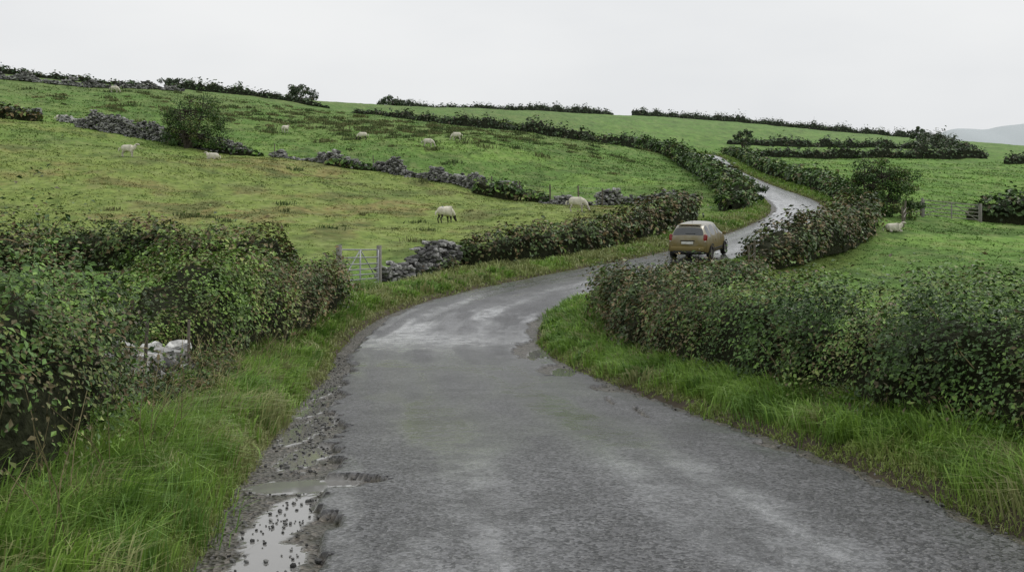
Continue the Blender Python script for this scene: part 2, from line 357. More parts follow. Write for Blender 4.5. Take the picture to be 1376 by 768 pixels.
def verge():
    xs, ys, zs, hh, ww, cc, ll, bb = [[] for _ in range(8)]
    ds = .25
    for side in (-1, 1):
        s = np.arange(28, RS[-1]-30, ds); cx, cy, cz, nx, ny = road_at(s)
        d = np.maximum(np.hypot(cx, np.maximum(cy, 2)), 4.5)
        tmax = 5.2 if side < 0 else 4.6
        tmin = 2.1
        dens = np.clip(2300*(9/np.maximum(d, 9))**1.7, 25, 2300)
        dens = np.where(cy < 1.0, 50, dens)
        cnt = (dens*ds*(tmax-tmin)).astype(int); idx = np.repeat(np.arange(len(s)), cnt); m = len(idx)
        S2 = s[idx]+rng.uniform(0, ds, m); T2 = rng.uniform(tmin, tmax, m)*side
        a, b, c, e, f = road_at(S2); x = a+e*T2; y = b+f*T2
        at = np.abs(T2); dd = np.hypot(x, y)
        wide = np.where((side < 0) & (y < 17), .32*(1-sst(9, 15, y)), 0)
        edge = 2.18+wide+(fbm(S2*.8, S2*0+side*5, 0, 60)-.5)*.6+(fbm(x*3, y*3, 0, 61)-.5)*.4
        cl = fbm(x*1.6, y*1.6, 0, 62, 3)
        keep = (at > edge) & (rng.random(m) < .35+1.3*sst(.3, .6, cl))
        x, y, at, dd, cl, edge, S2 = [q[keep] for q in (x, y, at, dd, cl, edge, S2)]; m = len(x)
        z = height(x, y, True)
        grow = sst(0, .9, at-edge)
        h = (.06+.2*grow*sst(.25, .75, cl)+.07*grow)*rng.uniform(.6, 1.25, m)
        w = np.clip(.0012*dd, .007, .12)*rng.uniform(.7, 1.3, m)
        h = h+np.clip(.0006*dd, 0, .06)
        n2 = fbm(x*.7, y*.7, 0, 63); rr = rng.random(m)
        col = mixc(C(.12, .22, .038), C(.26, .42, .075), sst(.3, .7, n2*.6+rr*.4))
        col = mixc(col, C(.38, .36, .17), (rr > .88)*.8)
        col = mixc(col, C(.28, .30, .10), (1-grow)*.6)
        if side < 0: col = mixc(col, C(.31, .32, .14), .75*sst(.4, .58, fbm(x*.6, y*.6, 0, 64)))
        xs.append(x); ys.append(y); zs.append(z); hh.append(h); ww.append(w); cc.append(col); ll.append(rng.uniform(.25, 1.1, m)); bb.append(rng.uniform(0, 6.28, m))
        nt_ = 520; s2 = 33+rng.random(nt_)**1.5*34; T3 = rng.uniform(2.75, 3.9, nt_) if side < 0 else rng.uniform(2.5, 3.4, nt_); a, b, c, e, f = road_at(s2); x = a+e*T3*side; y = b+f*T3*side
        k = 90; rad = rng.uniform(.05, .16, nt_); X = np.repeat(x, k)+rng.normal(0, 1, nt_*k)*np.repeat(rad, k); Y = np.repeat(y, k)+rng.normal(0, 1, nt_*k)*np.repeat(rad, k)
        dd = np.hypot(X, Y); ok = (Y > 2.5)&(rng.random(len(X)) < np.clip(14/dd, .25, 1))
        H2 = np.repeat(rng.uniform(.18, .45, nt_) if side < 0 else rng.uniform(.18, .4, nt_), k)*rng.uniform(.5, 1.15, nt_*k)
        base = mixc(C(.12, .235, .04), C(.29, .46, .085), rng.random(nt_)); base = mixc(base, C(.38, .35, .18), (rng.random(nt_) < (.25 if side < 0 else .1))*.7)
        c2 = np.repeat(base, k, 0)*rng.uniform(.7, 1.2, (nt_*k, 1))
        S4 = np.repeat(s2, k); out = np.arctan2(-np.interp(S4, RS, RN[:, 1])*side, -np.interp(S4, RS, RN[:, 0])*side)+np.repeat(rng.normal(0, 1.2, nt_), k)
        X, Y, dd, H2, c2, out = X[ok], Y[ok], dd[ok], H2[ok], c2[ok], out[ok]
        xs.append(X); ys.append(Y); zs.append(height(X, Y)); hh.append(H2); ww.append(np.clip(.0013*dd, .009, .1)*rng.uniform(.7, 1.3, len(X))); cc.append(c2); ll.append(rng.uniform(.15, 1.05, len(X))); bb.append(out)
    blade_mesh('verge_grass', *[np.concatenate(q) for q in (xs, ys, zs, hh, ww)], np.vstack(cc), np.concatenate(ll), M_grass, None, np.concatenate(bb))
verge()
def field_grass():
    m = 46000; th = rng.uniform(-.62, .62, m); r = np.exp(rng.uniform(np.log(17), np.log(200), m))
    x = np.sin(th)*r; y = np.cos(th)*r; n3 = fbm(x*.35, y*.35, 0, 71)
    t, s, _ = road_coord(x, y); ok = (np.abs(t) > 5.0) & (rng.random(m) < .15+sst(.35, .65, n3))
    x, y, r = x[ok], y[ok], r[ok]; k = 7; m = len(x)
    sp = np.clip(.0045*r, .1, .7)
    X = np.repeat(x, k)+rng.normal(0, 1, m*k)*np.repeat(sp, k); Y = np.repeat(y, k)+rng.normal(0, 1, m*k)*np.repeat(sp, k)
    rr = np.repeat(r, k); z = height(X, Y)
    h = np.clip(.0013*rr, .06, .18)*rng.uniform(.5, 1.25, m*k); w = np.clip(.0013*rr, .02, .22)*rng.uniform(.6, 1.2, m*k)
    tw = rng.random((m, 1))
    tint = np.where(tw < .12, C(1.35, 1.08, 1.2), np.where(tw < .28, C(.76, .8, .82), C(1.12, 1.12, 1.08)))*rng.uniform(.85, 1.15, (m, 1))
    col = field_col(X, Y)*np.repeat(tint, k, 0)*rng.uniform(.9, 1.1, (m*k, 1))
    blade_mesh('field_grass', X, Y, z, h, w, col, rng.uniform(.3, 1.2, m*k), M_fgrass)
    cx, cy = [], []
    for (ax, ay, sx, sy, q) in ((-20, 52, 9, 4, 18), (-12, 57, 8, 5, 12), (-24, 152, 18, 8, 280), (-12, 135, 12, 8, 70), (-45, 168, 18, 10, 60), (-5, 100, 12, 8, 12), (-38, 75, 14, 12, 8)):
        cx.append(rng.normal(ax, sx, q)); cy.append(rng.normal(ay, sy, q))
    cx = np.concatenate(cx); cy = np.concatenate(cy); tt, _, _ = road_coord(cx, cy); ok = (np.abs(tt) > 6)&(cy>38); cx, cy = cx[ok], cy[ok]; m = len(cx); k = 60
    sz = rng.uniform(.12, .6, m)*np.where(cy < 70, .7, 1.0); X = np.repeat(cx, k)+rng.normal(0, 1., m*k)*np.repeat(sz, k); Y = np.repeat(cy, k)+rng.normal(0, 1., m*k)*np.repeat(sz, k)
    rr = np.hypot(X, Y); z = height(X, Y); h = np.repeat(sz, k)*rng.uniform(.3, 1.2, m*k)
    base = np.repeat(rng.uniform(0, 1, m), k)
    c = mixc(C(.08, .12, .045), C(.17, .17, .075), base)*rng.uniform(.75, 1.3, (m*k, 1))
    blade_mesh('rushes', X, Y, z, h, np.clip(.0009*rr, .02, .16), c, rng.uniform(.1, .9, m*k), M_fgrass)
field_grass()

# ------------------------------------------------------------ hedges
PAL = {
 'mixed': ([(.046, .09, .024), (.078, .145, .034), (.14, .235, .05), (.125, .105, .05), (.2, .24, .075)], [.34, .3, .15, .13, .08]),
 'brown': ([(.05, .085, .025), (.082, .125, .035), (.14, .11, .052), (.19, .14, .064), (.14, .2, .05)], [.27, .25, .22, .13, .13]),
 'bright': ([(.075, .13, .032), (.125, .215, .045), (.19, .3, .06), (.16, .13, .06), (.25, .29, .09)], [.26, .29, .25, .1, .1]),
 'dark': ([(.036, .066, .023), (.055, .095, .029), (.09, .15, .042), (.1, .082, .045), (.082, .092, .042)], [.34, .3, .16, .12, .08]),
}
def leafquads(P, Nn, size, asp=.62):
    n = len(P); r = rng.normal(0, 1, (n, 3)); a = np.cross(Nn, r); a /= np.linalg.norm(a, axis=1)[:, None]+1e-9
    b = np.cross(Nn, a); b /= np.linalg.norm(b, axis=1)[:, None]+1e-9
    sz = size[:, None]
    V = np.stack([P-a*sz*.5, P-a*sz*.02+b*sz*asp*.5+Nn*sz*.08, P+a*sz*.5-Nn*sz*.12, P-a*sz*.02-b*sz*asp*.5+Nn*sz*.08], 1).reshape(-1, 3)
    return V, np.arange(n*4).reshape(-1, 4)
def pick(pal, n, clus):
    cols, w = PAL[pal]; cols = np.array(cols); cw = np.cumsum(w)
    u = np.clip(rng.random(n)*.62+(clus-.5)*1.7+.19, 0, .999)
    return cols[np.searchsorted(cw, u*cw[-1]).clip(0, len(cols)-1)]*rng.uniform(.7, 1.35, (n, 1))
def hedge(name, path, w, pal='mixed', seed=0, lod=.0040, smin=.042, hvar=.14, dens=1.75, rough=.45, taper=True, pal2=None, twigs=0, haze_tint=0):
    P = catmull(np.array(path, float), 12); P, S = resample(P, .25)
    T = np.gradient(P[:, :2], axis=0); T /= np.linalg.norm(T, axis=1)[:, None]; Nn = np.stack([T[:, 1], -T[:, 0]], 1)
    G = height(P[:, 0], P[:, 1], False); L = S[-1]; H = P[:, 2]
    dist = np.hypot(P[:, 0], P[:, 1]); size = np.clip(lod*dist, smin, .5)
    cnt = (.25*(2*H+w)*dens/size**2*1.0+rng.random(len(S))).astype(int); idx = np.repeat(np.arange(len(S)), cnt); n = len(idx)
    s = S[idx]+rng.uniform(0, .25, n); q = rng.uniform(0, 1, n)
    def shape(s, a, fine=True):
        x0 = np.interp(s, S, P[:, 0]); y0 = np.interp(s, S, P[:, 1]); h0 = np.interp(s, S, H)
        lump = fbm(s*.75, a*1.4+seed, 0, 80+seed)
        rad = 1+rough*((lump-.5)*1.6+(fbm(s*2.4, a*3.2, 0, 90+seed)-.5)*1.1)
        if fine: rad = rad+rough*np.maximum(0, vn(s*5.5, a*6.5, 0, 70+seed)-.62)*1.1*(.4+np.sin(a))
        end = np.sqrt(np.clip(np.minimum(s, L-s)/(w*.6), .02, 1)) if taper else 1.
        hm = 1+hvar*(fbm(s*.45, s*0+seed, 0, 95)-.5)*2+.6*hvar*(fbm(s*1.6, s*0+seed, 0, 96)-.5)*2
        cx = np.sign(np.cos(a))*np.abs(np.cos(a))**.5*w/2*end; cz = np.abs(np.sin(a))**.5*h0*hm*(.35+.65*end)
        return x0, y0, cx, cz, rad
    a = np.pi*q; x0, y0, cx, cz, rad = shape(s, a)
    dep = 1-np.abs(rng.normal(0, .12, n)); out = rng.random(n) < .05; dep = np.where(out, 1+rng.uniform(0, .16, n), dep)
    nx = np.interp(s, S, Nn[:, 0]); ny = np.interp(s, S, Nn[:, 1]); g = np.interp(s, S, G)
    jit = rng.normal(0, .035, (n, 3))
    pos = np.stack([x0+nx*cx*rad*dep, y0+ny*cx*rad*dep, g+cz*rad*dep], 1)+jit
    gap = fbm(pos[:, 0]*3.2, pos[:, 1]*3.2, pos[:, 2]*3.2, 44, 2) if dist.min() < 30 else np.ones(n)*.6
    ok = rng.random(n) < .55+sst(.34, .5, gap)
    pos, s, a, idx, nx, ny = pos[ok], s[ok], a[ok], idx[ok], nx[ok], ny[ok]; n = len(s)
    on = np.stack([nx*np.cos(a), ny*np.cos(a), np.sin(a)+.6], 1)+rng.normal(0, .5, (n, 3)); on /= np.linalg.norm(on, axis=1)[:, None]
    sz = size[idx]*rng.uniform(.5, 1.45, n)*(.7+.75*vn(pos[:, 0]*.9, pos[:, 1]*.9, pos[:, 2]*.9, 77))
    V, F = leafquads(pos, on, sz)
    cl = fbm(pos[:, 0]*1.1, pos[:, 1]*1.1, pos[:, 2]*1.4, 97+seed, 3)
    c = pick(pal, n, cl)
    if pal2:
        c2 = pick(pal2[0], n, cl); wq = sst(pal2[1], pal2[2], s)[:, None] > rng.random((n, 1)); c = np.where(wq, c2, c)
    c = c*(.68+.66*sst(.3, .7, fbm(pos[:, 0]*1.9, pos[:, 1]*1.9, pos[:, 2]*1.9, 33, 2)))[:, None]
    if haze_tint: c = c*(1-haze_tint)+np.array([[.13, .15, .13]])*haze_tint  # aerial haze blended into the leaf colour of far hedges
    acc = Acc(); acc.add(V, F, np.repeat(c, 4, 0), 0)
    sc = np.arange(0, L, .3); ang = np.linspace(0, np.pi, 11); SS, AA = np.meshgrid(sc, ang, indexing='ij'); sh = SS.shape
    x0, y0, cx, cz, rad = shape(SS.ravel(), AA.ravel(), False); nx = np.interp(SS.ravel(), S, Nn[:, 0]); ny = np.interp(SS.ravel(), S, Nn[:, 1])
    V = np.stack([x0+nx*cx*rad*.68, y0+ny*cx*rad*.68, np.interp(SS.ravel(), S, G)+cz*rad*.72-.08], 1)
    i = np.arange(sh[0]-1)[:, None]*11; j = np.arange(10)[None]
    cc0 = np.array([[.028, .032, .016]])*(1-haze_tint)+np.array([[.1, .11, .1]])*haze_tint  # core colour carries the same painted haze
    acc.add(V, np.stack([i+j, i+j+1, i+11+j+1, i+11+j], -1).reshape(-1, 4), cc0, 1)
    for _ in range(twigs):
        ss = rng.uniform(.3, L-.3); aa = rng.uniform(.1, .9)*np.pi
        x0, y0, cx, cz, rad = [float(np.ravel(v)[0]) for v in shape(np.array([ss]), np.array([aa]))]
        nx = np.interp(ss, S, Nn[:, 0]); ny = np.interp(ss, S, Nn[:, 1]); g = np.interp(ss, S, G)
        p = np.array([x0+nx*cx*rad*.8, y0+ny*cx*rad*.8, g+cz*rad*.8]); dv = np.array([nx*math.cos(aa), ny*math.cos(aa), .6+math.sin(aa)])+rng.normal(0, .5, 3)
        dv /= np.linalg.norm(dv); ln = rng.uniform(.2, .6); cur = rng.normal(0, .4, 3)-np.array([0, 0, .6])
        pts = [p+dv*ln*k+cur*ln*k*k*.6 for k in (0, .33, .66, 1)]
        cc = (.12, .09, .05) if rng.random() < .5 else (.34, .28, .15)
        acc.tube(pts, [.005, .0045, .0035, .002], C(*cc), 3, 1, False)
        if rng.random() < .75:
            nl = 12; kk = rng.uniform(.2, 1, nl); pp = np.array([p+dv*ln*k+cur*ln*k*k*.6 for k in kk])+rng.normal(0, .022, (nl, 3)); nn = rng.normal(0, 1, (nl, 3))+[0, 0, .6]; nn /= np.linalg.norm(nn, axis=1)[:, None]
            V, F = leafquads(pp, nn, rng.uniform(.035, .065, nl)); acc.add(V, F, np.repeat(pick('mixed' if rng.random() < .6 else 'brown', nl, rng.random(nl)), 4, 0), 0)
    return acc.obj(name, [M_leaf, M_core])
hedge('hedge', [(-4.35, 2.5, 1.5), (-4.0, 5, 1.55), (-3.9, 7, 1.48), (-4.05, 8.4, 1.15), (-4.35, 9.6, .65)], 2.1, 'mixed', 1, twigs=260, pal2=('brown', 4, 7), hvar=.2)
hedge('hedge', [(-5.3, 13.4, .8), (-5.3, 15.5, 1.42), (-5.4, 18, 1.5), (-5.5, 22, 1.4), (-5.5, 26, 1.4), (-5.5, 29.4, 1.2)], 2.0, 'bright', 2, twigs=220, pal2=('brown', 3, 9), hvar=.22)
hedge('bramble', [(-3.75, 9.4, .3), (-3.8, 11, .36), (-4.0, 12.6, .4), (-4.3, 14, .5)], .8, 'brown', 31, twigs=90, hvar=.3)
hedge('hedge', [(-34, 37, 1.7), (-24, 35.5, 1.7), (-17.5, 34, 1.6), (-12, 32.6, 1.5), (-8.5, 31, 1.4), (-6.3, 30, 1.2)], 1.9, 'brown', 3, hvar=.3, twigs=60)
hedge('hedge', [(6.0, 2, 1.2), (5.15, 5, 1.18), (4.5, 7.9, 1.2), (4.1, 11, 1.26), (3.6, 15.5, 1.34), (3.15, 20, 1.35), (3.05, 24.5, 1.25), (3.5, 27.5, 1.05), (4.8, 31, .7), (7.6, 35.3, .55), (9, 37.5, .6)], 2.1, 'mixed', 4, twigs=380, pal2=('brown', 11, 17), hvar=.12, rough=.4)
hedge('hedge', [(9.6, 38.6, .8), (10.8, 40.5, 1.15), (13.3, 44.5, 1.6), (17.2, 51.5, 1.75), (20.1, 58, 1.7), (21.9, 63.5, 1.6)], 2.4, 'brown', 5, hvar=.2)
hedge('hedge', [(24.8, 73, 1.4), (26.8, 82, 1.5), (28.4, 92, 1.5), (30.2, 108, 1.5), (33.4, 135, 1.5), (36.8, 160, 1.6), (38.3, 178, 1.6)], 2.0, 'mixed', 6, hvar=.35, haze_tint=.08)
hedge('hedge', [(-2.4, 39.6, 1.2), (-.5, 41, 1.3), (2.4, 44.4, 1.35), (5.2, 49.2, 1.4), (8.2, 55, 1.6), (10.2, 60, 1.7), (11.0, 62.5, 1.5)], 1.9, 'brown', 7, hvar=.2)
hedge('hedge', [(14.9, 68, 1.4), (16.8, 74, 1.7), (18.6, 84, 1.7), (20.0, 96, 1.7), (21.6, 110, 1.8), (23.8, 130, 2.0), (24.0, 150, 2.1), (21.5, 170, 2.0)], 2.4, 'mixed', 8, hvar=.35, haze_tint=.06)
fb = dict(lod=.0042, dens=1.2, hvar=.6, rough=.6)
hedge('hedge', [(-32, 201, .6), (-24, 194, 1.1), (-14, 186, 1.7), (0, 177, 2.1), (9, 169, 2.2), (14, 163, 1.0)], 2.4, 'dark', 9, haze_tint=.15, **fb)
hedge('hedge', [(-72, 207, 1.5), (-62, 209, 1.7), (-48, 207, 1.4), (-38, 207, .7)], 2.4, 'dark', 10, haze_tint=.2, **fb)
hedge('hedge', [(-30, 262, 1.4), (-20, 276, 1.5), (0, 284, 1.7), (18, 291, 2.0), (30, 296, 1.4)], 3.0, 'dark', 11, haze_tint=.35, **fb)
hedge('hedge', [(36, 299, 1.8), (60, 307, 1.8), (90, 312, 2.0), (129, 318, 2.0)], 3.0, 'dark', 12, haze_tint=.35, **fb)
hedge('hedge', [(45, 208, 1.3), (60, 212, 1.5), (80, 215, 1.5), (92, 218, 1.4)], 2.6, 'dark', 13, haze_tint=.22, **fb)
hedge('hedge', [(43, 178, 1.4), (58, 180, 1.7), (72, 182, 1.8), (88, 184, 1.8)], 2.8, 'dark', 14, haze_tint=.15, **fb)
hedge('hedge', [(85, 188, 1.8), (92, 210, 2.2), (99, 235, 2.4), (107, 260, 2.4)], 3.2, 'dark', 15, haze_tint=.25, **fb)
hedge('hedge', [(84, 170, 1.8), (98, 170, 2.0), (125, 172, 2.2)], 3.0, 'dark', 16, haze_tint=.15, **fb)
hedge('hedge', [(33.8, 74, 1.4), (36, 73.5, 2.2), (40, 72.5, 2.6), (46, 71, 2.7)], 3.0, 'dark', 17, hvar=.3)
hedge('hedge', [(-104, 186, 1.4), (-96, 188, 1.4), (-88, 190, 1.0), (-74, 200, .8)], 2.2, 'dark', 18, haze_tint=.15, **fb)
hedge('hedge', [(12, 171, 1.6), (22, 176, 2.0), (27, 188, 1.6)], 2.6, 'mixed', 19, haze_tint=.15, **fb)
hedge('gorse_scrub', [(-3.5, 89, .8), (0, 86, 1.3), (3.2, 84, 1.0)], 2.0, 'mixed', 20, hvar=.4)
hedge('gorse_scrub', [(-41, 111, 1.0), (-36, 109.5, 1.8), (-31, 108.5, 1.2), (-27, 108, .6)], 2.2, 'mixed', 21, hvar=.4)
hedge('gorse_scrub', [(-66, 119, 1.0), (-60, 116, 1.4), (-54, 114, .8)], 3.0, 'brown', 22, hvar=.4)
hedge('gorse_scrub', [(-19, 101.5, .5), (-16.5, 100.6, .9), (-13.5, 99, .5)], 1.6, 'mixed', 23, hvar=.4)
hedge('bramble', [(-3.6, 36.9, .35), (-2.9, 37.7, .4), (-2.1, 38.6, .6)], .7, 'brown', 24, hvar=.4)

# ------------------------------------------------------------ trees and bushes
def tree(name, x, y, H, Wd, pal, seed, stems=5, trunk=.2, leaf=.2, low=.15, lean=(0, 0), clumps=34, dens=130, haze_tint=0):
    g = np.random.default_rng(seed); z0 = hz(x, y)-.15; acc = Acc(); ends = []
    for k in range(stems):
        az = g.uniform(0, 2*np.pi); b = np.array([x+.25*math.cos(az)*trunk*4, y+.25*math.sin(az)*trunk*4, z0])
        top = np.array([x+lean[0]*H+math.cos(az)*Wd*g.uniform(.05, .32), y+lean[1]*H+math.sin(az)*Wd*g.uniform(.05, .32), z0+H*g.uniform(.65, .93)])
        mid = (b+top)/2+g.normal(0, .06*H, 3)
        pts = catmull(np.array([b, mid, top]), 5); acc.tube(pts, np.linspace(trunk, trunk*.15, len(pts)), C(.08, .07, .055), 8, 1)
        for q in range(max(2, clumps//stems)):
            f = g.uniform(.3, 1); st = pts[int(f*(len(pts)-1))]; a2 = g.uniform(0, 2*np.pi)
            hf = (st[2]-z0)/H; rr = Wd*.5*math.sqrt(max(.05, 1-(max(hf, .1)-.45)**2*2.3))*g.uniform(.45, .98)
            e = np.array([x+lean[0]*H+math.cos(a2)*rr, y+lean[1]*H+math.sin(a2)*rr, st[2]+g.uniform(-.2, .12)*H]); e[2] = min(max(e[2], z0+low*H), z0+H*.93)
            m2 = (st+e)/2+np.array([0, 0, .06*H])
            acc.tube([st, m2, e], [trunk*.3, trunk*.18, trunk*.06], C(.08, .07, .055), 4, 1); ends.append(e)
        ends.append(top)
    for e in np.array(ends):
        cr = Wd*g.uniform(.06, .13); n = int(dens*g.uniform(.6, 1.3)); v = g.normal(0, 1, (n, 3)); v /= np.linalg.norm(v, axis=1)[:, None]
        rad = cr*g.random(n)**.4*(1+(fbm(v[:, 0]*2, v[:, 1]*2, v[:, 2]*2, seed)-.5)); P = e+v*rad[:, None]*np.array([1.15, 1.15, .85])
        nn = v+[0, 0, .4]+g.normal(0, .6, (n, 3)); nn /= np.linalg.norm(nn, axis=1)[:, None]
        V, F = leafquads(P, nn, leaf*g.uniform(.6, 1.3, n)); cl = np.full(n, g.uniform(.2, .7))+.25*(v[:, 2])*.5
        c = pick(pal, n, cl)*g.uniform(.7, 1.15)*(1-haze_tint)+np.array([[.13, .15, .13]])*haze_tint  # crown colour greyed to stand in for haze
        acc.add(V, F, np.repeat(c, 4, 0), 0)
    return acc.obj(name, [M_leaf, M_core])
tree('hawthorn_tree', -34.8, 107, 6.3, 6.8, 'mixed', 5, 6, .2, .2, .1, (.08, 0), 72, 110)
tree('willow_bush', 25.7, 69, 4.2, 5.0, 'mixed', 6, 7, .12, .16, .05, (0, 0), 90, 150)
tree('willow_bush', 17.6, 77, 2.4, 3.8, 'mixed', 16, 6, .1, .18, .05, (0, 0), 50, 110)
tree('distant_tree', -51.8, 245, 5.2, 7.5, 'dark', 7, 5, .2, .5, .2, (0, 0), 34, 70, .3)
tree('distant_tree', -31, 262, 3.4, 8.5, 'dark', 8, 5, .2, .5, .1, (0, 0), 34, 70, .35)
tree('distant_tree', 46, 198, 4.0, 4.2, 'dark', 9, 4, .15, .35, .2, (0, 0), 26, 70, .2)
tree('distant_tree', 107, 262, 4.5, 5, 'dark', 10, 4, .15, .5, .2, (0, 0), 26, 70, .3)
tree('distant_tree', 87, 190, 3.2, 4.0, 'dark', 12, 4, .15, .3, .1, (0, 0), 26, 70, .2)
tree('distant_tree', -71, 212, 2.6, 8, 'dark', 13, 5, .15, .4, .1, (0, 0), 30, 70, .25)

# ------------------------------------------------------------ dry stone walls
def ico(sub):
    bm = bmesh.new(); bmesh.ops.create_icosphere(bm, subdivisions=sub, radius=1); bm.verts.ensure_lookup_table()
    V = np.array([v.co[:] for v in bm.verts]); F = np.array([[v.index for v in f.verts] for f in bm.faces]); bm.free(); return V, F
I1, I2 = ico(1), ico(2)
def stones(P, dims, az, sub, seed, tone=(.2, .4), warm=0.):
    g = np.random.default_rng(seed); BV, BF = (I1, I2)[sub-1]; n = len(P); k = len(BV)
    B = np.sign(BV)*np.abs(BV)**.6
    V = B[None]*(1+g.normal(0, .13, (n, k, 1)))*dims[:, None, :]*.5
    tl = g.normal(0, .22, n); c, s = np.cos(tl)[:, None], np.sin(tl)[:, None]; V = np.stack([V[..., 0]*c-V[..., 2]*s, V[..., 1], V[..., 0]*s+V[..., 2]*c], -1)
    c, s = np.cos(az)[:, None], np.sin(az)[:, None]; V = np.stack([V[..., 0]*c-V[..., 1]*s, V[..., 0]*s+V[..., 1]*c, V[..., 2]], -1)+P[:, None]
    F = (BF[None]+(np.arange(n)*k)[:, None, None]).reshape(-1, 3)
    t = g.uniform(*tone, n)[:, None]*np.array([[1, .99, .95]]); dk = g.random((n, 1)) < .3; t = np.where(dk, t*.35, t)
    return V.reshape(-1, 3), F, np.repeat(t, k, 0)
def wall(name, path, thick=.6, st=.32, sub=1, seed=0, ruin=.35, tone=(.12, .36)):
    P, S = resample(catmull(np.array(path, float), 10), st*.8); g = np.random.default_rng(seed)
    T = np.gradient(P[:, :2], axis=0); T /= np.linalg.norm(T, axis=1)[:, None]; Nn = np.stack([T[:, 1], -T[:, 0]], 1); G = height(P[:, 0], P[:, 1], False)
    pos, dm, az = [], [], []
    for i in range(len(S)):
        hh = P[i, 2]*(1-ruin*sst(.3, .7, fbm(np.array([S[i]*.4]), np.array([seed*3.]), 0, 7))[0]*1.5+ruin*.4)*g.uniform(.85, 1.12)
        z = 0
        while z < hh:
            rh = st*g.uniform(.3, .7)
            for sd in (-1, 1):
                if g.random() < .06: continue
                o = (thick/2*(1-.35*z/max(hh, .1)))*sd*g.uniform(.6, 1.1)
                pos.append((P[i, 0]+Nn[i, 0]*o+T[i, 0]*g.normal(0, .1), P[i, 1]+Nn[i, 1]*o+T[i, 1]*g.normal(0, .1), G[i]+z+rh*.4+g.normal(0, .03)))
                dm.append((st*g.uniform(.6, 1.5), thick*g.uniform(.5, .75), rh*g.uniform(1, 1.35))); az.append(math.atan2(T[i, 1], T[i, 0])+g.normal(0, .25))
            z += rh*.92
        if g.random() < .6:
            o = g.uniform(-1.3, 1.3) if sub == 1 else g.uniform(-.4, .4)
            pos.append((P[i, 0]+Nn[i, 0]*o, P[i, 1]+Nn[i, 1]*o, G[i]+.05)); dm.append((st*.8, st*.7, st*.5)); az.append(g.uniform(0, 6))
    V, F, c = stones(np.array(pos), np.array(dm), np.array(az), sub, seed, tone)
    return npmesh(name, V, F, [M_stone], c, False)
wall('dry_stone_wall', [(-4.75, 9.9, .5), (-4.5, 10.8, .75), (-4.4, 12.0, .8), (-4.6, 13.4, .7)], .45, .2, 2, 1, .5, (.2, .55))
wall('dry_stone_wall', [(-4.7, 36.2, .9), (-3.9, 37.2, .75), (-3.0, 38.4, .8), (-2.2, 39.3, .75)], .5, .22, 2, 2, .35, (.11, .34))
wall('dry_stone_wall', [(-49, 112.5, 1.5), (-40, 110, 1.5), (-33, 108.5, 1.3), (-28.5, 108, .8)], .8, .36, 1, 3, .5)
wall('dry_stone_wall', [(-25.5, 106.5, .3), (-22.4, 105, 1.2), (-18, 102, 1.3), (-14.5, 100, .6)], .8, .36, 1, 4, .8)
wall('dry_stone_wall', [(-13.5, 99.5, 1.1), (-9, 97, 1.3), (-5, 94.5, 1.1), (-1, 89, .9), (3, 84, .9), (6.3, 80, .6)], .8, .34, 1, 5, .8)
wall('dry_stone_wall', [(7.2, 83, .9), (10.5, 83.5, 1.2), (13.5, 84, 1.1), (15.8, 84, .8)], .8, .32, 1, 6, .5)
wall('dry_stone_wall', [(-68, 124, 1.4), (-63, 124, 1.2), (-58.5, 124, .7)], .8, .36, 1, 7, .5)
wall('dry_stone_wall', [(-96, 176, 1.6), (-84, 179, 1.5), (-72, 183, 1.3), (-63, 192, .8)], .9, .55, 1, 8, .6)
wall('stone_heap', [(-53, 117, .5), (-50, 116, .7)], .8, .4, 1, 9, .3, (.3, .5))

def gravel():
    n = 2800; s = rng.uniform(30, 52, n); T_ = np.where(rng.random(n) < .8, -rng.normal(2.15, .22, n), rng.normal(2.2, .18, n)); a, b, c, e, f = road_at(s)
    x = a+e*T_; y = b+f*T_; ok = (y > 3.5) & (y < 24) & (((x+1.6)/.4)**2+((y-7.55)/.28)**2 > 1); x, y, c, T_ = x[ok], y[ok], c[ok], T_[ok]; m = len(x)
    d = rng.gamma(1.6, .005, m)+.006; z = c-.007*T_**2-.045+d*.3
    V, F, cc = stones(np.stack([x, y, z], 1), np.stack([d*1.4, d, d*.8], 1), rng.uniform(0, 6, m), 1, 3, (.06, .26)); npmesh('gravel', V, F, [M_stone], cc, False)
gravel()

# ------------------------------------------------------------ gates, fences
M_galv = plain('galvanised_steel', (.34, .35, .36), .45, .5)
M_rust = plain('weathered_timber', (.24, .23, .2), .8, 0)
def gate(name, p, q, h, bars=7, mat=M_galv, r=.022):
    acc = Acc(); p = np.array([*p, hz(*p)+.08]); q = np.array([*q, hz(*q)+.08]); up = np.array([0, 0, 1.])
    fr = np.array([0, .13, .27, .42, .58, .77, 1.0])
    if bars < 7: fr = np.linspace(.1, 1, bars)
    for f in fr: acc.tube([p+up*h*f, q+up*h*f], r, C(.4, .4, .4), 6)
    for k in (0, .5, 1): acc.tube([p+(q-p)*k, p+(q-p)*k+up*h], r*1.2, C(.4, .4, .4), 6)
    acc.tube([p+up*.03, (p+q)/2+up*h], r*.8, C(.4, .4, .4), 6); acc.tube([q+up*.03, (p+q)/2+up*h], r*.8, C(.4, .4, .4), 6)
    for e in (p-(q-p)*.03, q+(q-p)*.03): acc.tube([e-up*.3, e+up*(h+.15)], [.1, .09], C(.2, .19, .17), 8, 1)
    return acc.obj(name, [mat, M_wood], True)
gate('field_gate', (-5.45, 31.6), (-4.75, 35.3), 1.15, r=.025)
gate('field_gate', (29.6, 71.5), (33.4, 71.2), 1.15, 5, M_rust, .038)
